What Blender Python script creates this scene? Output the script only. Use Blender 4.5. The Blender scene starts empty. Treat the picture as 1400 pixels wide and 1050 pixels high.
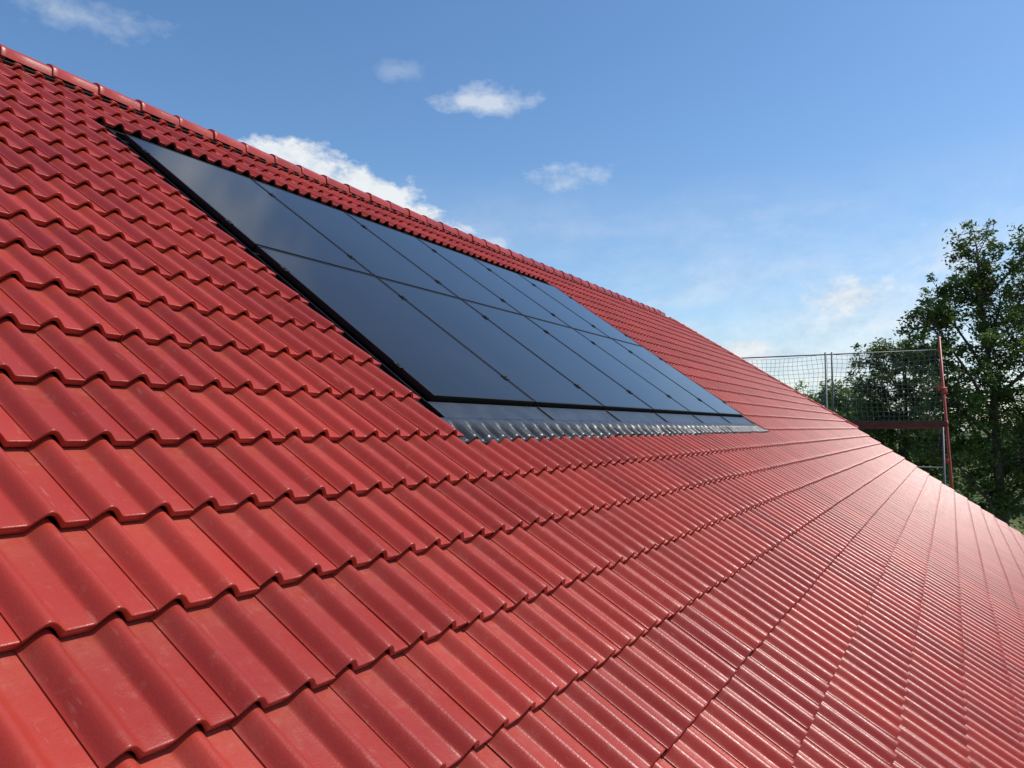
import bpy, bmesh, math, random
import numpy as np
from mathutils import Vector, Matrix
random.seed(7); rng=np.random.default_rng(7)
scene=bpy.context.scene
TH=math.radians(35.4); CT,ST=math.cos(TH),math.sin(TH)
Z0=5.2
B_RIDGE=6.49; A_E=18.3; A_V=22.155; A_L=.855-.3*17
B_EAVE=1.72-.33*15
B_C=B_RIDGE-(A_V-A_E)/CT
ROOF=Matrix.Translation((0,0,Z0))@Matrix.Rotation(TH,4,'X')
YR=B_RIDGE*CT; ZR=Z0+B_RIDGE*ST

# ---------------------------------------------------------------- helpers
def link(o,parent=None):
    scene.collection.objects.link(o)
    if parent is not None: o.parent=parent
    return o
def empty(name):
    o=bpy.data.objects.new(name,None); o.empty_display_size=.3
    return link(o)
def np_mesh(name,V,F,mats=(),smooth=True,attrs=None,midx=None):
    V=np.asarray(V,dtype=np.float32); F=np.asarray(F,dtype=np.int32)
    me=bpy.data.meshes.new(name)
    n=F.shape[1]
    me.vertices.add(len(V)); me.vertices.foreach_set('co',V.ravel())
    me.loops.add(F.size); me.loops.foreach_set('vertex_index',F.ravel())
    me.polygons.add(len(F)); me.polygons.foreach_set('loop_start',np.arange(0,F.size,n,dtype=np.int32))
    try: me.polygons.foreach_set('loop_total',np.full(len(F),n,dtype=np.int32))
    except Exception: pass
    me.polygons.foreach_set('use_smooth',np.full(len(F),smooth,dtype=bool))
    if midx is not None: me.polygons.foreach_set('material_index',np.asarray(midx,dtype=np.int32))
    me.update(calc_edges=True); me.validate()
    if attrs is not None:
        for k,v in attrs.items():
            a=me.attributes.new(k,'FLOAT','POINT'); a.data.foreach_set('value',np.asarray(v,dtype=np.float32))
    for m in mats: me.materials.append(m)
    return me
class MB:
    """collects boxes / tubes into one mesh"""
    def __init__(s): s.V=[]; s.F=[]
    def box(s,lo,hi,M=None):
        b=len(s.V)
        for z in (lo[2],hi[2]):
            for x,y in ((lo[0],lo[1]),(hi[0],lo[1]),(hi[0],hi[1]),(lo[0],hi[1])):
                p=Vector((x,y,z))
                if M is not None: p=M@p
                s.V.append(tuple(p))
        for f in ((0,3,2,1),(4,5,6,7),(0,1,5,4),(1,2,6,5),(2,3,7,6),(3,0,4,7)):
            s.F.append(tuple(b+i for i in f))
    def tube(s,pts,rad,n=8,cap=True):
        b=len(s.V); pts=[Vector(p) for p in pts]
        prev=None
        for i,p in enumerate(pts):
            if i==0: t=pts[1]-p
            elif i==len(pts)-1: t=p-pts[i-1]
            else: t=pts[i+1]-pts[i-1]
            t.normalize()
            ref=Vector((0,0,1)) if abs(t.z)<.9 else Vector((1,0,0))
            if prev is None: u=t.cross(ref).normalized()
            else: u=(prev-t*prev.dot(t)).normalized()
            prev=u; v=t.cross(u)
            r=rad[i] if isinstance(rad,(list,tuple)) else rad
            for k in range(n):
                a=2*math.pi*k/n
                s.V.append(tuple(p+u*(math.cos(a)*r)+v*(math.sin(a)*r)))
        for i in range(len(pts)-1):
            for k in range(n):
                s.F.append((b+i*n+k,b+i*n+(k+1)%n,b+(i+1)*n+(k+1)%n,b+(i+1)*n+k))
        if cap:
            s.F.append(tuple(b+k for k in range(n))[::-1])
            e=b+(len(pts)-1)*n; s.F.append(tuple(e+k for k in range(n)))
    def obj(s,name,mat,parent=None,smooth=False,M=None,bevel=0):
        me=bpy.data.meshes.new(name); me.from_pydata(s.V,[],s.F); me.update()
        me.materials.append(mat)
        if smooth:
            for p in me.polygons: p.use_smooth=True
        o=bpy.data.objects.new(name,me); link(o,parent)
        if M is not None: o.matrix_world=M
        if bevel:
            m=o.modifiers.new('bev','BEVEL'); m.width=bevel; m.segments=2; m.limit_method='ANGLE'
        return o

# ---------------------------------------------------------------- materials
def mat(name,col,rough=.6,spec=.5,metal=0,var=None,vscale=4,bump=0,bscale=60,coat=0):
    m=bpy.data.materials.new(name); m.use_nodes=True; nt=m.node_tree; N=nt.nodes; L=nt.links
    p=N['Principled BSDF']; p.inputs['Base Color'].default_value=(*col,1)
    p.inputs['Roughness'].default_value=rough; p.inputs['Specular IOR Level'].default_value=spec
    p.inputs['Metallic'].default_value=metal; p.inputs['Coat Weight'].default_value=coat
    tc=N.new('ShaderNodeTexCoord')
    if var:
        n=N.new('ShaderNodeTexNoise'); n.inputs['Scale'].default_value=vscale; n.inputs['Detail'].default_value=8
        L.new(tc.outputs['Object'],n.inputs['Vector'])
        r=N.new('ShaderNodeValToRGB'); r.color_ramp.elements[0].position=.3; r.color_ramp.elements[1].position=.7
        r.color_ramp.elements[0].color=(*col,1); r.color_ramp.elements[1].color=(*var,1)
        L.new(n.outputs['Fac'],r.inputs['Fac']); L.new(r.outputs['Color'],p.inputs['Base Color'])
    if bump:
        n=N.new('ShaderNodeTexNoise'); n.inputs['Scale'].default_value=bscale; n.inputs['Detail'].default_value=4
        L.new(tc.outputs['Object'],n.inputs['Vector'])
        b=N.new('ShaderNodeBump'); b.inputs['Strength'].default_value=bump; b.inputs['Distance'].default_value=.01
        L.new(n.outputs['Fac'],b.inputs['Height']); L.new(b.outputs['Normal'],p.inputs['Normal'])
    return m

def tile_material():
    m=bpy.data.materials.new('red_concrete_tile'); m.use_nodes=True; nt=m.node_tree; N=nt.nodes; L=nt.links
    p=N['Principled BSDF']
    tc=N.new('ShaderNodeTexCoord')
    at=N.new('ShaderNodeAttribute'); at.attribute_name='tint'
    ad=N.new('ShaderNodeAttribute'); ad.attribute_name='dust'
    n1=N.new('ShaderNodeTexNoise'); n1.inputs['Scale'].default_value=1.3; n1.inputs['Detail'].default_value=4
    n2=N.new('ShaderNodeTexNoise'); n2.inputs['Scale'].default_value=28; n2.inputs['Detail'].default_value=7; n2.inputs['Roughness'].default_value=.7
    for n in (n1,n2): L.new(tc.outputs['Object'],n.inputs['Vector'])
    # long thin scuffs
    mp=N.new('ShaderNodeMapping'); mp.inputs['Rotation'].default_value=(0,0,.35); mp.inputs['Scale'].default_value=(70,9,20)
    L.new(tc.outputs['Object'],mp.inputs['Vector'])
    n4=N.new('ShaderNodeTexNoise'); n4.inputs['Scale'].default_value=1; n4.inputs['Detail'].default_value=3
    L.new(mp.outputs[0],n4.inputs['Vector'])
    sc_=N.new('ShaderNodeMapRange'); sc_.inputs[1].default_value=.68; sc_.inputs[2].default_value=.76; sc_.inputs[3].default_value=0; sc_.inputs[4].default_value=.35
    L.new(n4.outputs['Fac'],sc_.inputs[0])
    a=N.new('ShaderNodeMath'); a.operation='MULTIPLY_ADD'; a.inputs[1].default_value=.45
    L.new(n1.outputs['Fac'],a.inputs[0]); L.new(at.outputs['Fac'],a.inputs[2])
    r=N.new('ShaderNodeValToRGB'); e=r.color_ramp.elements
    e[0].position=.0; e[0].color=(.245,.022,.015,1); e[1].position=1.0; e[1].color=(.395,.042,.026,1)
    L.new(a.outputs[0],r.inputs['Fac'])
    d=N.new('ShaderNodeMapRange'); d.inputs[1].default_value=.58; d.inputs[2].default_value=.80; d.inputs[3].default_value=0; d.inputs[4].default_value=.28
    L.new(n2.outputs['Fac'],d.inputs[0])
    dd=N.new('ShaderNodeMath'); dd.operation='MULTIPLY'; L.new(ad.outputs['Fac'],dd.inputs[0]); L.new(n2.outputs['Fac'],dd.inputs[1])
    s1=N.new('ShaderNodeMath'); s1.operation='MULTIPLY_ADD'; s1.inputs[1].default_value=.35
    L.new(dd.outputs[0],s1.inputs[0]); L.new(d.outputs[0],s1.inputs[2])
    s2=N.new('ShaderNodeMath'); s2.operation='MAXIMUM'; L.new(s1.outputs[0],s2.inputs[0]); L.new(sc_.outputs[0],s2.inputs[1])
    mx=N.new('ShaderNodeMixRGB'); mx.inputs[2].default_value=(.40,.18,.13,1)
    L.new(s2.outputs[0],mx.inputs[0]); L.new(r.outputs[0],mx.inputs[1])
    L.new(mx.outputs[0],p.inputs['Base Color'])
    rr=N.new('ShaderNodeMapRange'); rr.inputs[1].default_value=.3; rr.inputs[2].default_value=.7; rr.inputs[3].default_value=.28; rr.inputs[4].default_value=.44
    L.new(n2.outputs['Fac'],rr.inputs[0]); L.new(rr.outputs[0],p.inputs['Roughness'])
    p.inputs['Specular IOR Level'].default_value=.34
    n3=N.new('ShaderNodeTexNoise'); n3.inputs['Scale'].default_value=160; n3.inputs['Detail'].default_value=2
    L.new(tc.outputs['Object'],n3.inputs['Vector'])
    b=N.new('ShaderNodeBump'); b.inputs['Strength'].default_value=.16; b.inputs['Distance'].default_value=.004
    L.new(n3.outputs['Fac'],b.inputs['Height']); L.new(b.outputs['Normal'],p.inputs['Normal'])
    return m
M_TILE=tile_material()
M_CAP=M_TILE
M_DARK=mat('roof_underlay',(.012,.011,.011),.85,.2)
M_FRAME=mat('black_anodised_frame',(.006,.006,.007),.45,.35)
M_FLASH=mat('black_flashing',(.016,.018,.021),.34,.45,var=(.038,.041,.045),vscale=6,bump=.2,bscale=30)
M_PLASTER=mat('wall_plaster',(.62,.58,.50),.9,.2,var=(.55,.51,.44),vscale=2,bump=.3,bscale=120)
M_GALV=mat('galvanised_steel',(.14,.15,.16),.5,.5,metal=.4,var=(.09,.10,.11),vscale=10)
M_REDST=mat('red_painted_steel',(.42,.045,.03),.45,.5,var=(.28,.04,.03),vscale=12)
M_WOOD=mat('scaffold_timber',(.17,.065,.04),.75,.3,var=(.10,.045,.03),vscale=5)
M_NET=mat('net_cord',(.13,.19,.20),.7,.2)
M_BARK=mat('bark',(.07,.055,.042),.9,.2,var=(.12,.10,.08),vscale=6,bump=.5,bscale=25)
def glass_mat():
    m=bpy.data.materials.new('solar_glass'); m.use_nodes=True; nt=m.node_tree; N=nt.nodes; L=nt.links
    p=N['Principled BSDF']; tc=N.new('ShaderNodeTexCoord')
    n=N.new('ShaderNodeTexNoise'); n.inputs['Scale'].default_value=1.1; n.inputs['Detail'].default_value=5
    L.new(tc.outputs['Object'],n.inputs['Vector'])
    r=N.new('ShaderNodeValToRGB'); r.color_ramp.elements[0].color=(.011,.011,.011,1); r.color_ramp.elements[1].color=(.024,.023,.022,1)
    L.new(n.outputs['Fac'],r.inputs['Fac']); L.new(r.outputs['Color'],p.inputs['Base Color'])
    p.inputs['Roughness'].default_value=.10; p.inputs['Specular IOR Level'].default_value=.27
    return m
M_GLASS=glass_mat()

# ---------------------------------------------------------------- tile generator
H_ROLL=.036; W_ROLL=.044; PITCH=.33; TW=.3; LIFT=.031
def prof(x):
    x=np.mod(x,.15)
    t=np.clip(np.abs(x-.045)/W_ROLL,0,1)
    return H_ROLL*np.cos(t*math.pi/2)**1.3
def tile_local(fine=True):
    if fine:
        xs=[0,.003,.008,.014,.020,.027,.034,.040,.045,.050,.056,.063,.070,.076,.082,.088,.095,.12,.146,.153,.158,.164,.170,.177,.184,.190,.195,.200,.206,.213,.220,.226,.232,.238,.245,.27,.301]
        S=[.01,.05,.15,.24,.30,.36]
    else:
        xs=[0,.01,.03,.045,.06,.08,.1,.15,.16,.18,.195,.21,.23,.25,.301]
        S=[.02,.34]
    xs=[(0,'lip'),(0,'n')]+[(x,'n') for x in xs]
    skipc={1}
    rings=[(.06,'u'),(.0060,'u'),(.0060,'u'),(.0015,-.0095),(.0004,-.0030),(.0018,-.0008),(.006,0)] if fine else [(.0,'u'),(0,-.006),(.006,0)]
    skipr={1} if fine else set()
    rings+= [(s,0) for s in S[1:]]
    P=[];D=[]
    for s,dz in rings:
        for x,k in xs:
            p=float(prof(np.array(x)))
            top=p+LIFT*(1-s/PITCH)+.004*(1-x/TW)
            if dz=='u': z=p+.0075+.008*p/H_ROLL
            else:
                z=top+dz
                if k=='lip': z-=.008
            P.append((x,s,z)); D.append(max(0,min(1,(s-.2)/.12))*(1-.8*p/H_ROLL))
    nc=len(xs); nr=len(rings); F=[]
    for j in range(nr-1):
        if j in skipr: continue
        for i in range(nc-1):
            if i in skipc: continue
            F.append((j*nc+i,j*nc+i+1,(j+1)*nc+i+1,(j+1)*nc+i))
    return np.array(P,dtype=np.float64),np.array(F,dtype=np.int64),np.array(D)
def gen_tiles(name,a_start,ncol,b_start,nrow,keep,clip_planes=(),fine=True,material=M_TILE):
    P,F,Dd=tile_local(fine)
    full=[];part=[]
    for r in range(nrow):
        for c in range(ncol):
            a0=a_start+c*TW; b0=b_start+r*PITCH
            st=keep(a0,b0)
            if st==0: continue
            j=rng.normal(0,1,5)
            x=P[:,0]+a0+j[0]*.0008+ (P[:,1])*j[1]*.0035
            y=P[:,1]+b0+j[2]*.0020+ (P[:,0]-.15)*j[3]*.008
            z=P[:,2]+ abs(j[4])*.0013*(1-P[:,1]/PITCH)
            V=np.stack([x,y,z],1)
            (full if st==1 else part).append((V,rng.uniform(0,.62)))
    nv=len(P)
    def build(lst,nm):
        V=np.concatenate([v for v,_ in lst]); Fa=np.concatenate([F+i*nv for i in range(len(lst))])
        T=np.repeat([t for _,t in lst],nv)
        return np_mesh(nm,V,Fa,[material],True,{'tint':T,'dust':np.tile(Dd,len(lst))})
    me=build(full,name)
    if part:
        m2=build(part,name+'_cut')
        bm=bmesh.new(); bm.from_mesh(m2)
        for co,no in clip_planes:
            bmesh.ops.bisect_plane(bm,geom=bm.verts[:]+bm.edges[:]+bm.faces[:],plane_co=co,plane_no=no,clear_outer=True)
        bm2=bmesh.new(); bm2.from_mesh(me)
        bm.to_mesh(m2); bm.free()
        bm2.from_mesh(m2); bm2.to_mesh(me); bm2.free()
    return me

house=empty('house')
A0,A1=3.255,10.455; BH0,BH1=1.72,5.68
hipn=Vector((B_RIDGE-B_C,A_V-A_E,0)).normalized()
hipco=Vector((A_E,B_RIDGE,0))
def keep_main(hole=True):
    def f(a,b):
        if hole and a>A0-.01 and a+TW<A1+.01 and b>BH0-.01 and b<BH1-.01: return 0
        cs=[(Vector((x,y,0))-hipco).dot(hipn) for x in (a-.005,a+TW+.005) for y in (b-.005,b+.365)]
        if min(cs)>0: return 0
        if max(cs)>-.02: return 2
        if b+.365>B_RIDGE: return 2
        return 1
    return f
NC=int(round((A_V-A_L)/TW)); NR=30
clip=[(hipco-hipn*.02,hipn),(Vector((0,B_RIDGE-.03,0)),Vector((0,1,0)))]
me=gen_tiles('roof_tiles',A_L,NC,B_EAVE,NR,keep_main(),clip,True)
o=bpy.data.objects.new('roof_tiles',me); link(o,house); o.matrix_world=ROOF
MIR=Matrix.Translation((0,YR,0))@Matrix.Diagonal((1,-1,1,1))@Matrix.Translation((0,-YR,0))
me=gen_tiles('roof_tiles_back',A_L,NC,B_EAVE,NR,keep_main(False),clip,False)
o=bpy.data.objects.new('roof_tiles_back',me); link(o,house); o.matrix_world=MIR@ROOF
# half hip face (faces +X)
HB=(A_V-A_E)/CT
HM=Matrix.Translation((A_E,YR,ZR))@Matrix(((0,-CT,ST,0),(1,0,0,0),(0,ST,CT,0),(0,0,0,1)))
halfw=A_V-A_E
p1=[(Vector((0,0,0)),Vector((HB,halfw,0)).normalized()),(Vector((0,0,0)),Vector((-HB,halfw,0)).normalized())]
Pm,Fm,_=tile_local(False)
Vs=[];Fs=[];k=0
for r in range(15):
    for c in range(26):
        Vs.append(Pm+np.array([-3.9+c*TW,-HB-.02+r*PITCH,0])); Fs.append(Fm+k*len(Pm)); k+=1
m2=np_mesh('half_hip_tiles',np.concatenate(Vs),np.concatenate(Fs),[M_TILE],True,{'tint':np.full(k*len(Pm),.3)})
bm=bmesh.new(); bm.from_mesh(m2)
for co,no in p1:
    bmesh.ops.bisect_plane(bm,geom=bm.verts[:]+bm.edges[:]+bm.faces[:],plane_co=co,plane_no=no,clear_outer=True)
bm.to_mesh(m2); bm.free()
o=bpy.data.objects.new('half_hip_tiles',m2); link(o,house); o.matrix_world=HM
# underlay decks
def poly_obj(name,pts,material,parent,M=None):
    me=bpy.data.meshes.new(name); me.from_pydata(pts,[],[tuple(range(len(pts)))]); me.materials.append(material)
    o=bpy.data.objects.new(name,me); link(o,parent)
    if M is not None: o.matrix_world=M
    return o
dk=[(A_L,B_EAVE+.03,-.03),(A_V-.02,B_EAVE+.03,-.03),(A_V-.02,B_C,-.03),(A_E,B_RIDGE-.05,-.03),(A_L,B_RIDGE-.05,-.03)]
poly_obj('roof_deck',dk,M_DARK,house,ROOF)
poly_obj('roof_deck_back',dk,M_DARK,house,MIR@ROOF)
poly_obj('half_hip_deck',[(-halfw,-HB,-.03),(halfw,-HB,-.03),(0,0,-.03)],M_DARK,house,HM)
# verge trim along gable, both sides
vb=MB()
vb.box((A_V-.004,B_EAVE,-.12),(A_V+.022,B_C+.02,.035))
vb.obj('verge_trim',M_TILE,house,M=ROOF,bevel=.006)
vb=MB(); vb.box((A_V-.004,B_EAVE,-.12),(A_V+.022,B_C+.02,.035)); vb.obj('verge_trim_back',M_TILE,house,M=MIR@ROOF)

# ridge & hip caps
def caps(name,p0,p1,up,parent,spacing=.375,length=.415,W=.118,Hh=.085,base=-.005):
    p0=Vector(p0);p1=Vector(p1); t=(p1-p0); Lt=t.length; t.normalize()
    side=t.cross(up).normalized(); upn=side.cross(t).normalized()
    n=int((Lt-.05)/spacing); V=[];F=[];T=[]
    na=15
    rings=[(.0,1.0,-.035),(.0,1.0,-.012),(.0,1.0,-.003),(.006,1.0,.0),(.05,.985,0),(.056,.955,0),(.2,.94,0),(length,.89,0)]
    for i in range(n):
        c0=p0+t*(i*spacing)+upn*(base+random.uniform(-.002,.002))+side*random.uniform(-.003,.003)
        b=len(V); tint=random.uniform(0,.6)
        for s,k,dz in rings:
            for j in range(na):
                a=math.pi*j/(na-1)
                w=(W*k+dz)*math.cos(a); h=(Hh*k+dz)*max(0,math.sin(a))**.8 - (.03 if j in(0,na-1) else 0)
                lift=.010*(1-s/length)
                V.append(tuple(c0+t*s+side*w+upn*(h+lift))); T.append(tint)
        for r in range(len(rings)-1):
            for j in range(na-1):
                F.append((b+r*na+j,b+r*na+j+1,b+(r+1)*na+j+1,b+(r+1)*na+j))
    me=np_mesh(name,V,F,[M_CAP],True,{'tint':T})
    o=bpy.data.objects.new(name,me); link(o,parent); return o
caps('ridge_caps',(A_L,YR,ZR+.035),(A_E,YR,ZR+.035),Vector((0,0,1)),house)
C1=Vector((A_V,B_C*CT,Z0+B_C*ST)); C2=Vector((A_V,2*YR-B_C*CT,Z0+B_C*ST)); E=Vector((A_E,YR,ZR))
caps('hip_caps',C1,E,Vector((0,0,1)),house,W=.095,Hh=.07,base=.02)
caps('hip_caps_back',C2,E,Vector((0,0,1)),house,W=.095,Hh=.07,base=.02)
# vent strip beneath ridge caps
for nm,MM in (('ridge_vent_strip',ROOF),('ridge_vent_strip_back',MIR@ROOF)):
    vs=MB(); vs.box((A_L,B_RIDGE-.125,.0),(A_E-.1,B_RIDGE-.02,.052)); vs.obj(nm,M_DARK,house,M=MM)
# walls
ye=B_EAVE*CT+.5; ye2=2*YR-ye; xl=A_L+.3; xr=A_V-.35
def zroof(y): return Z0+(y if y<YR else 2*YR-y)*ST/CT-.12
zc=Z0+B_C*ST-.12
w=bmesh.new()
def quad(b,ps): b.faces.new([b.verts.new(p) for p in ps])
quad(w,[(xl,ye,0),(xr,ye,0),(xr,ye,zroof(ye)),(xl,ye,zroof(ye))])
quad(w,[(xl,ye2,0),(xr,ye2,0),(xr,ye2,zroof(ye)),(xl,ye2,zroof(ye))])
yc=B_C*CT
quad(w,[(xr,ye,0),(xr,ye2,0),(xr,ye2,zroof(ye)),(xr,2*YR-yc,zc),(xr,yc,zc),(xr,ye,zroof(ye))])
quad(w,[(xl,ye,0),(xl,ye2,0),(xl,ye2,zroof(ye)),(xl,YR,ZR-.12),(xl,ye,zroof(ye))])
me=bpy.data.meshes.new('walls'); w.to_mesh(me); w.free(); me.materials.append(M_PLASTER)
link(bpy.data.objects.new('walls',me),house)
wb=MB()
for y in (0.2,4.5,9.0):
    wb.box((xr+.003,y,1.0),(xr+.03,y+1.1,2.3))
for x in range(0,20,4):
    wb.box((x,ye-.03,.9),(x+1.1,ye-.003,2.1))
wb.obj('windows',mat('window_glass',(.02,.025,.03),.08,.6),house)
g=MB(); ey=B_EAVE*CT-.07; ez=Z0+B_EAVE*ST-.05
g.tube([(A_L,ey,ez),(A_V,ey,ez)],.07,12); g.obj('eaves_gutter',M_GALV,house,smooth=True)

# ---------------------------------------------------------------- solar array
solar=empty('solar_panel_array')
GA0=3.350; CW=1.170; GB0=2.045; RH=1.705
GN=.052
gl=MB(); fr=MB(); cl=MB()
for c in range(6):
    for r in range(2):
        a=GA0+c*CW+.010; b=GB0+r*RH+.010; a2=a+CW-.020; b2=b+RH-.020; fw=.012
        dn=random.uniform(-.0015,.0015)
        gl.box((a+fw,b+fw,GN-.006+dn),(a2-fw,b2-fw,GN-.001+dn))
        fr.box((a,b,GN-.035),(a+fw,b2,GN+.001+dn)); fr.box((a2-fw,b,GN-.035),(a2,b2,GN+.001+dn))
        fr.box((a+fw,b,GN-.035),(a2-fw,b+fw,GN+.001+dn)); fr.box((a+fw,b2-fw,GN-.035),(a2-fw,b2,GN+.001+dn))
for c in range(0,7):
    for r in range(2):
        for q in (.30,1.38):
            a=GA0+c*CW; b=GB0+r*RH+q
            cl.box((a-.019,b-.03,GN+.0025),(a+.019,b+.03,GN+.008))
            cl.box((a-.008,b-.008,GN+.008),(a+.008,b+.008,GN+.013))
gl.obj('glass',M_GLASS,solar,M=ROOF)
fr.obj('frames',M_FRAME,solar,M=ROOF)
cl.obj('clamps',M_FRAME,solar,M=ROOF,bevel=.002)
GA1=GA0+6*CW; GB1=GB0+2*RH
fl=MB()
fl.box((A0-.05,BH0+.1,-.012),(A1+.06,BH1+.1,-.004))       # tray
fl.box((3.300,BH0+.12,-.004),(3.307,BH1,.020))
fl.box((GA1+.03,BH0+.12,-.004),(GA1+.04,BH1,.035))
fl.box((GA0-.03,GB1+.02,-.004),(GA1+.03,GB1+.03,.04))
fl.obj('flashing_tray',M_FRAME,solar,M=ROOF,bevel=.0015)
fl=MB()
for c in range(6):
    a=GA0+c*CW
    aa=a-.07 if c==0 else a+.004; bb=a+CW-.004 if c<5 else a+CW+.05
    fl.box((aa,1.855,.026),(bb,GB0-.02,.031))
    fl.box((bb-.012,1.86,.031),(bb-.002,GB0-.025,.040))
fl.obj('flashing_sheets',M_FLASH,solar,M=ROOF,bevel=.0015)
# corrugated apron
xs=np.arange(A0-.07,A1+.14,.0075); bs=np.array([1.87,1.85,1.83,1.805,1.78,1.755,1.73,1.70,1.675])
X,Bv=np.meshgrid(xs,bs)
P=prof(X-A0)
wgt=np.clip((1.86-Bv)/.09,0,1)
crk=np.interp(X.ravel(),np.linspace(2,12,300),rng.normal(0,1,300)).reshape(X.shape)
crk2=np.interp(X.ravel(),np.linspace(2,12,170),rng.normal(0,1,170)).reshape(X.shape)
Nn=(1-wgt)*.034+wgt*(P*.88+.018+.0028*crk)
Bv2=Bv+np.where(Bv<1.68,crk2*.008,0)
V=np.stack([X.ravel(),Bv2.ravel(),Nn.ravel()],1)
nx=len(xs); F=[(j*nx+i,j*nx+i+1,(j+1)*nx+i+1,(j+1)*nx+i) for j in range(len(bs)-1) for i in range(nx-1)]
me=np_mesh('apron',V,F,[M_FLASH]); o=bpy.data.objects.new('apron',me); link(o,solar); o.matrix_world=ROOF
sm=o.modifiers.new('s','SOLIDIFY'); sm.thickness=.003

# ---------------------------------------------------------------- camera
Nw=Vector((0,-ST,CT))
cam_loc=Vector((0,0,Z0))+Nw*1.30
f=Vector((.8672,.495,.0571)).normalized(); rt=f.cross(Vector((0,0,1))).normalized(); up=rt.cross(f)
cd=bpy.data.cameras.new('camera'); cd.lens=27.0; cd.sensor_width=36; cd.clip_start=.05; cd.clip_end=5000
cam=bpy.data.objects.new('camera',cd); link(cam)
cam.matrix_world=Matrix.Translation(cam_loc)@Matrix((rt,up,-f)).transposed().to_4x4()
scene.camera=cam
CZ=cam_loc.z

# ---------------------------------------------------------------- scaffold
sc=empty('scaffold')
XO,XI=23.6,22.85; YS=[-.57,2.33,5.23,8.13]; ZP=6.28; ZT=CZ+2.12
st=MB()
for i,y in enumerate(YS):
    if i>0: st.tube([(XO,y,0),(XO,y,ZT+.05)],.028)
    if i>0: st.tube([(XO,y-.17,ZP-.4),(XO,y-.17,ZT+.05)],.026)
    st.tube([(XI,y,0),(XI,y,ZP)],.024)
    for z in (2.2,4.2,ZP-.08): st.tube([(XI,y,z),(XO,y,z)],.02)
for z in (4.7,5.2,2.7,3.2):
    st.tube([(XO+.03,YS[0],z),(XO+.03,YS[-1],z)],.017)
st.tube([(XO,YS[0],ZT-.02),(XO,YS[-1],ZT)],.018)
for z0,z1,ya,yb in ((0,2.2,0,1),(2.2,4.2,1,2)): st.tube([(XO+.06,YS[ya],z0),(XO+.06,YS[yb],z1)],.02)
st.obj('steel_frame',M_GALV,sc,smooth=True)
rp=MB(); rp.tube([(XO,YS[0]-.32,0),(XO,YS[0]-.17,ZP-1.8),(XO,YS[0]+.03,ZT+.33)],.033,10)
rp.tube([(XO-.0,YS[0]-.12,ZP+1.02),(XO-.0,YS[0]+.12,ZP+1.06)],.05,8)
for z in (ZP-.9,ZP+.95,ZP+.1): rp.tube([(XO,YS[0]-.07,z-.07),(XO,YS[0]-.07,z+.07)],.055,8)
rp.obj('red_post',M_REDST,sc,smooth=True)
pl=MB()
for z in (ZP,4.2,2.2):
    for i in range(3): pl.box((XI+.02+i*.25,YS[0]-.1,z-.045),(XI+.24+i*.25,YS[-1]+.1,z))
for z in (ZP,4.2): pl.box((XO-.065,YS[0]-.1,z+.003),(XO-.033,YS[-1]+.1,z+.16))
pl.obj('planks',M_WOOD,sc)
# safety net
nt_=MB(); ys=np.arange(YS[0]+.02,YS[-1],.13); zs=np.linspace(ZP+.05,ZT,17)
def netp(y,z):
    sag=.05*math.sin((z-ZP)*2.2+y*1.7)+.03*math.sin(y*5)
    bay=abs(math.sin(math.pi*(y-YS[0])/2.9))
    return (XO+.05+sag, y+.03*math.sin(z*6+y*3), z-.09*bay*((z-ZP)/2.1)**2)
for y in ys: nt_.tube([netp(y,z) for z in zs[::2]],.0048,3,False)
for z in zs: nt_.tube([netp(y,z) for y in ys[::2]],.0048,3,False)
nt_.obj('safety_net',M_NET,sc)

# ---------------------------------------------------------------- trees
def leaf_mat(name,c0,c1):
    m=bpy.data.materials.new(name); m.use_nodes=True; nt=m.node_tree; N=nt.nodes; L=nt.links
    N.remove(N['Principled BSDF']); out=N['Material Output']
    at=N.new('ShaderNodeAttribute'); at.attribute_name='tint'
    r=N.new('ShaderNodeValToRGB'); r.color_ramp.elements[0].color=(*c0,1); r.color_ramp.elements[1].color=(*c1,1)
    L.new(at.outputs['Fac'],r.inputs['Fac'])
    p=N.new('ShaderNodeBsdfPrincipled'); p.inputs['Roughness'].default_value=.5; p.inputs['Specular IOR Level'].default_value=.35
    t=N.new('ShaderNodeBsdfTranslucent'); mx=N.new('ShaderNodeMixShader'); mx.inputs[0].default_value=.35
    L.new(r.outputs[0],p.inputs['Base Color']); L.new(r.outputs[0],t.inputs['Color'])
    L.new(p.outputs[0],mx.inputs[1]); L.new(t.outputs[0],mx.inputs[2]); L.new(mx.outputs[0],out.inputs['Surface'])
    return m
LM1=leaf_mat('leaves_dark',(.035,.075,.012),(.15,.22,.045))
LM2=leaf_mat('leaves_light',(.055,.12,.018),(.19,.29,.05))
ANG=math.atan2(rt.y,rt.x)
def leaves(centres,sizes,n_per,crad):
    C=np.repeat(centres,n_per,axis=0); n=len(C)
    d=rng.normal(0,1,(n,3)); d/=np.linalg.norm(d,axis=1)[:,None]
    rad=np.repeat(crad,n_per)*rng.uniform(0,1,n)**.6
    P=C+d*rad[:,None]*np.array([1,1,.75])
    u=rng.normal(0,1,(n,3)); u[:,2]*=.6; u/=np.linalg.norm(u,axis=1)[:,None]
    w=rng.normal(0,1,(n,3))*.7+np.array([0,0,1.0]); v=np.cross(u,w); v/=np.linalg.norm(v,axis=1)[:,None]
    s=sizes*rng.uniform(.6,1.3,n)
    a=(u*s[:,None]); b=(v*(s*.42)[:,None])
    V=np.stack([P-a,P+b,P+a,P-b],1).reshape(-1,3)
    F=np.arange(4*n).reshape(-1,4)
    ct=rng.uniform(0,.6,len(centres))
    T=np.repeat(np.repeat(ct,n_per)+rng.uniform(0,.4,n),4)
    return V,F,T
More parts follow.
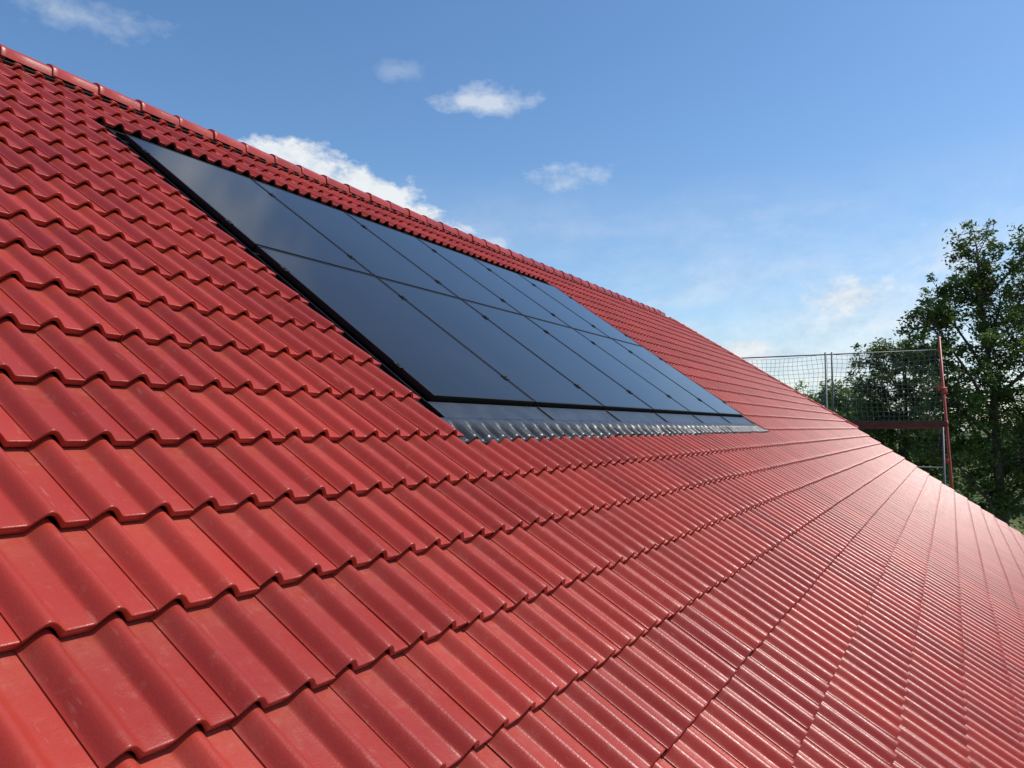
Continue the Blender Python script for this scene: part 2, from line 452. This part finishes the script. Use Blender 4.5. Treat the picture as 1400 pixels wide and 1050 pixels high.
def tree(name,loc,lobes,lm,trunk_r=.22,nclus=24,n_per=42,leaf=.085,crad=.42,fork=3.5):
    """lobes: (x lateral, y depth, z above ground, radius)"""
    e=empty(name); mb=MB(); cents=[]
    mb.tube([(0,0,-.1),(.05,0,fork*.5),(-.05,.05,fork)],[trunk_r*1.3,trunk_r,trunk_r*.85],10)
    top=max(lobes,key=lambda l:l[2])
    lead=[Vector((-.05,.05,fork)),Vector((top[0]*.3,top[1]*.3,fork+(top[2]-fork)*.4)),Vector((top[0]*.8,top[1]*.8,fork+(top[2]-fork)*.75)),Vector(top[:3])]
    mb.tube(lead,[trunk_r*.8,trunk_r*.5,trunk_r*.28,trunk_r*.1],8)
    for (x,y,z,r) in lobes:
        c=Vector((x,y,z))
        h=min(max(fork*.8,z-1.2*math.hypot(x,y)-.5),top[2]*.85)
        tt=max(0,min(1,(h-fork)/(top[2]-fork)))
        s=lead[0].lerp(lead[-1],tt) if h>fork else Vector((0,0,h))
        mid=s.lerp(c,.5)+Vector((random.uniform(-.3,.3),random.uniform(-.3,.3),-.1*(c-s).length))
        mb.tube([s,mid,c],[trunk_r*.36,trunk_r*.24,trunk_r*.12],6,False)
        n=int(nclus*(r/1.5)**2)+4
        for i in range(n):
            d=Vector((random.gauss(0,1),random.gauss(0,1),random.gauss(0,1)*.9)).normalized()
            q=c+d*r*random.uniform(.4,1.2)
            q.z-= .1*r
            st_=c.lerp(mid,random.uniform(0,.6))
            m_=st_.lerp(q,.55)+Vector((random.uniform(-.12,.12),random.uniform(-.12,.12),random.uniform(0,.15)))
            mb.tube([st_,m_,q],[trunk_r*.09,trunk_r*.06,.008],4,False)
            cents.append(tuple(q))
            if random.random()<.6: cents.append(tuple(m_.lerp(q,random.uniform(.2,.7))+Vector((random.uniform(-.25,.25),)*3)))
    cents=np.array(cents)
    V,F,T=leaves(cents,leaf,n_per,rng.uniform(.5,1.15,len(cents))*crad)
    me=np_mesh('foliage',V,F,[lm],False,{'tint':T})
    M=Matrix.Translation(loc)@Matrix.Rotation(ANG,4,'Z')
    e.matrix_world=M
    o=bpy.data.objects.new('foliage',me); link(o,e)
    mb.obj('trunk_and_limbs',M_BARK,e,smooth=True)
    return e
c=CZ
tree('deciduous_tree',(37.8,-2.5,0),[(-.7,0,c+7.7,1.0),(-.2,.4,c+6.5,1.2),(-1.0,.2,c+5.9,1.2),(-2.0,.3,c+5.0,1.3),(-3.0,-.3,c+4.7,.9),(.6,.6,c+5.2,1.7),(1.7,0,c+6.4,1.4),(1.3,-.5,c+7.4,.9),(2.8,.8,c+5.0,1.7),
   (-.7,-.8,c+3.5,1.7),(1.2,-.8,c+3.5,1.8),(-2.5,.5,c+3.1,1.5),(3.2,0,c+2.9,1.9),(-2.0,-.4,c+1.4,1.6),(.2,.3,c+1.4,1.8),(2.0,-.3,c+1.2,1.9),(-.7,.5,c-.7,1.6),(1.4,.5,c-1.0,1.8),(-2.6,0,c-.4,1.4),(3.9,0,c+.6,1.8),(-.2,.3,c-2.6,1.6),(2,.3,c-2.6,1.6)],
   LM1,trunk_r=.24,nclus=30,n_per=40,leaf=.10,crad=.5)
tree('deciduous_tree',(42.5,1.2,0),[(.1,0,c+3.6,1.3),(-1.4,0,c+3.6,1.0),(1.3,.2,c+3.6,1.3),(-.9,.3,c+1.9,1.6),(.8,-.3,c+1.8,1.7),(-1.8,0,c+.4,1.4),(0,0,c+0,1.7),(1.9,0,c+.1,1.6),(-.6,0,c-2,1.8),(1.3,0,c-2.1,1.8)],
   LM1,trunk_r=.2,nclus=34,n_per=40,leaf=.105,crad=.5)
tree('deciduous_tree',(64.5,7.6,0),[(0,0,c+2.5,1.4),(-2,0,c+1.9,1.5),(2,.5,c+2.2,1.6),(-3.6,0,c+1.2,1.5),(3.6,0,c+1.2,1.7),(0,-.5,c+.3,2.0),(-1.5,0,c-1.2,2.3),(1.8,0,c-1.2,2.3),(-4.6,0,c-.4,1.5)],
   LM2,trunk_r=.25,nclus=28,n_per=44,leaf=.14,crad=.62)
tree('deciduous_tree',(70,-6.5,0),[(0,0,c+1.6,1.7),(-2.2,0,c+.6,1.7),(2.3,.5,c+1.2,1.8),(0,-.5,c-.8,2.1),(-2.5,0,c-2.0,2.0),(2.6,0,c-1.2,2.2)],
   LM2,trunk_r=.25,nclus=20,n_per=44,leaf=.14,crad=.6)
# distant trees mass
cs=[];cr=[]
for i in range(900):
    az=math.radians(random.uniform(-60,110)); D=random.uniform(190,260)
    hh=random.uniform(3,6.5)+1.5*math.sin(az*23)
    cs.append((math.cos(az)*D,math.sin(az)*D,random.uniform(.5,max(hh,1)))); cr.append(random.uniform(2,3.6))
V,F,T=leaves(np.array(cs),.75,55,np.array(cr))
o=bpy.data.objects.new('distant_trees',np_mesh('distant_trees',V,F,[LM1],False,{'tint':T})); link(o)

# ---------------------------------------------------------------- ground
gm=bpy.data.materials.new('grass'); gm.use_nodes=True; nt=gm.node_tree; N=nt.nodes; L=nt.links
p=N['Principled BSDF']; p.inputs['Roughness'].default_value=.9; p.inputs['Specular IOR Level'].default_value=.1
tc=N.new('ShaderNodeTexCoord')
n1=N.new('ShaderNodeTexNoise'); n1.inputs['Scale'].default_value=.03; n1.inputs['Detail'].default_value=6
n2=N.new('ShaderNodeTexNoise'); n2.inputs['Scale'].default_value=3; n2.inputs['Detail'].default_value=8
for n in (n1,n2): L.new(tc.outputs['Object'],n.inputs['Vector'])
r=N.new('ShaderNodeValToRGB'); r.color_ramp.elements[0].position=.35; r.color_ramp.elements[1].position=.65
r.color_ramp.elements[0].color=(.06,.10,.025,1); r.color_ramp.elements[1].color=(.15,.17,.06,1)
L.new(n1.outputs['Fac'],r.inputs['Fac'])
mx=N.new('ShaderNodeMixRGB'); mx.blend_type='MULTIPLY'; mx.inputs[0].default_value=.6
L.new(r.outputs[0],mx.inputs[1]); L.new(n2.outputs['Fac'],mx.inputs[2]); L.new(mx.outputs[0],p.inputs['Base Color'])
poly_obj('ground',[(-2000,-2000,0),(2000,-2000,0),(2000,2000,0),(-2000,2000,0)],gm,None)

# ---------------------------------------------------------------- light
# sun direction in roof axes (along ridge, up-slope, normal)
lr,ls,ln=.34,.07,.94
Ls=Vector((lr, ls*CT-ln*ST, ls*ST+ln*CT)).normalized()
sd=bpy.data.lights.new('sun','SUN'); sd.energy=4.5; sd.angle=math.radians(.53); sd.color=(1,.955,.89)
so=bpy.data.objects.new('sun',sd); link(so); so.rotation_euler=Ls.to_track_quat('Z','Y').to_euler(); so.location=(0,-10,30)
W=bpy.data.worlds.new('World'); scene.world=W; W.use_nodes=True; nt=W.node_tree; N=nt.nodes; L=nt.links
bg=N['Background']; bg.inputs['Strength'].default_value=.13
sky=N.new('ShaderNodeTexSky'); sky.sky_type='NISHITA'; sky.sun_disc=False
sky.sun_elevation=math.asin(Ls.z); sky.sun_rotation=math.atan2(Ls.x,Ls.y)
sky.air_density=1.0; sky.dust_density=.7; sky.ozone_density=1.6; sky.altitude=200
hs=N.new('ShaderNodeHueSaturation'); hs.inputs['Saturation'].default_value=1.2; hs.inputs['Value'].default_value=1.22
L.new(sky.outputs[0],hs.inputs['Color'])
def VM(op,a=None,b=None):
    n=N.new('ShaderNodeVectorMath'); n.operation=op
    for i,x in enumerate((a,b)):
        if x is None: continue
        if isinstance(x,(tuple,list,Vector)): n.inputs[i].default_value=tuple(x)
        else: L.new(x,n.inputs[i])
    return n
def MA(op,*a,clamp=False):
    n=N.new('ShaderNodeMath'); n.operation=op; n.use_clamp=clamp
    for i,x in enumerate(a):
        if isinstance(x,(int,float)): n.inputs[i].default_value=x
        else: L.new(x,n.inputs[i])
    return n.outputs[0]
tc=N.new('ShaderNodeTexCoord'); D=VM('NORMALIZE',tc.outputs['Generated']).outputs[0]
st_=VM('MULTIPLY',D,(1,1,1.6)).outputs[0]
no=N.new('ShaderNodeTexNoise'); no.inputs['Scale'].default_value=18; no.inputs['Detail'].default_value=9; no.inputs['Roughness'].default_value=.64
L.new(st_,no.inputs['Vector'])
no2=N.new('ShaderNodeTexNoise'); no2.inputs['Scale'].default_value=5; no2.inputs['Detail'].default_value=6; no2.inputs['Roughness'].default_value=.6; no2.inputs['Distortion'].default_value=.4
st2=VM('MULTIPLY',D,(1,1,3.5)).outputs[0]; L.new(st2,no2.inputs['Vector'])
nf=MA('SUBTRACT',no.outputs['Fac'],.5)
def cloud(az,el,sx,sy,op,rough=2.2,edge=1.0):
    az,el=math.radians(az),math.radians(el)
    cdir=Vector((math.cos(az)*math.cos(el),math.sin(az)*math.cos(el),math.sin(el)))
    e1=Vector((-math.sin(az),math.cos(az),0)); e2=cdir.cross(e1)*-1
    if e2.z<0: e2=-e2
    d1=VM('DOT_PRODUCT',D,e1/math.radians(sx)).outputs['Value']
    off=cdir.dot(e2)
    d2=VM('DOT_PRODUCT',D,e2/math.radians(sy)).outputs['Value']
    back=MA('LESS_THAN',VM('DOT_PRODUCT',D,cdir).outputs['Value'],.5)
    rr=MA('SQRT',MA('MULTIPLY_ADD',d1,d1,MA('MULTIPLY_ADD',d2,d2,MA('MULTIPLY',back,99.0))))
    m=MA('SUBTRACT',1.0,rr)
    m=MA('MULTIPLY_ADD',nf,rough,m)
    m=MA('MULTIPLY',m,edge,clamp=True)
    return MA('MULTIPLY',m,op)
CL=[(32.1,23.5,4.0,1.0,.65,2.9,1.0),(25.9,18.0,3.1,1.2,.55,3.0,1.1),(38.4,25.2,2.2,.8,.2,2.6,1),(60.3,25.5,5,1.2,.35,2.8,1),
    (46.2,17.5,4.4,3.1,1,1.7,3),(42.0,16.3,4.8,2.7,1,1.7,3),(37.6,14.2,4.8,2.3,1,1.7,3),(31.1,13.4,1.4,1.1,.6,1.8,1.5),
    (5.8,8.8,4.6,2.1,.85,2.9,1.3),(2.5,6.5,8,2.4,.65,3,1),(-2.5,10.5,7,3.0,.6,3,1),(12.8,5.2,2.6,1.3,.95,2.0,2.5),(-8,7,8,3,.6,3,1),
    (38,40,9,5,.75,3,1),(90,20,8,3,.9,2.5,2),(-60,25,9,3,.8,2.5,2),(160,18,12,4,.9,2.5,2)]
tot=None
for a in CL:
    m=cloud(*a); tot=m if tot is None else MA('MAXIMUM',tot,m)
# thin veil near the horizon
sep=N.new('ShaderNodeSeparateXYZ'); L.new(D,sep.inputs[0])
mr=N.new('ShaderNodeMapRange'); mr.inputs[1].default_value=.32; mr.inputs[2].default_value=.04; mr.inputs[3].default_value=0; mr.inputs[4].default_value=.85; L.new(sep.outputs['Z'],mr.inputs[0])
v2=N.new('ShaderNodeMapRange'); v2.inputs[1].default_value=.28; v2.inputs[2].default_value=.66; L.new(no2.outputs['Fac'],v2.inputs[0])
veil=MA('MULTIPLY',mr.outputs[0],v2.outputs[0])
tot=MA('MAXIMUM',tot,veil)
cr_=N.new('ShaderNodeValToRGB'); cr_.color_ramp.elements[0].position=.36; cr_.color_ramp.elements[1].position=.58
cr_.color_ramp.elements[0].color=(.58,.69,.81,1); cr_.color_ramp.elements[1].color=(.90,.94,.98,1)
L.new(no.outputs['Fac'],cr_.inputs['Fac'])
csc=VM('MULTIPLY',cr_.outputs['Color'],(7.2,7.2,7.2)).outputs[0]
mx=N.new('ShaderNodeMixRGB'); L.new(tot,mx.inputs[0]); L.new(hs.outputs[0],mx.inputs[1]); L.new(csc,mx.inputs[2])
L.new(mx.outputs[0],bg.inputs['Color'])
scene.view_settings.view_transform='Standard'; scene.view_settings.look='None'; scene.view_settings.exposure=0
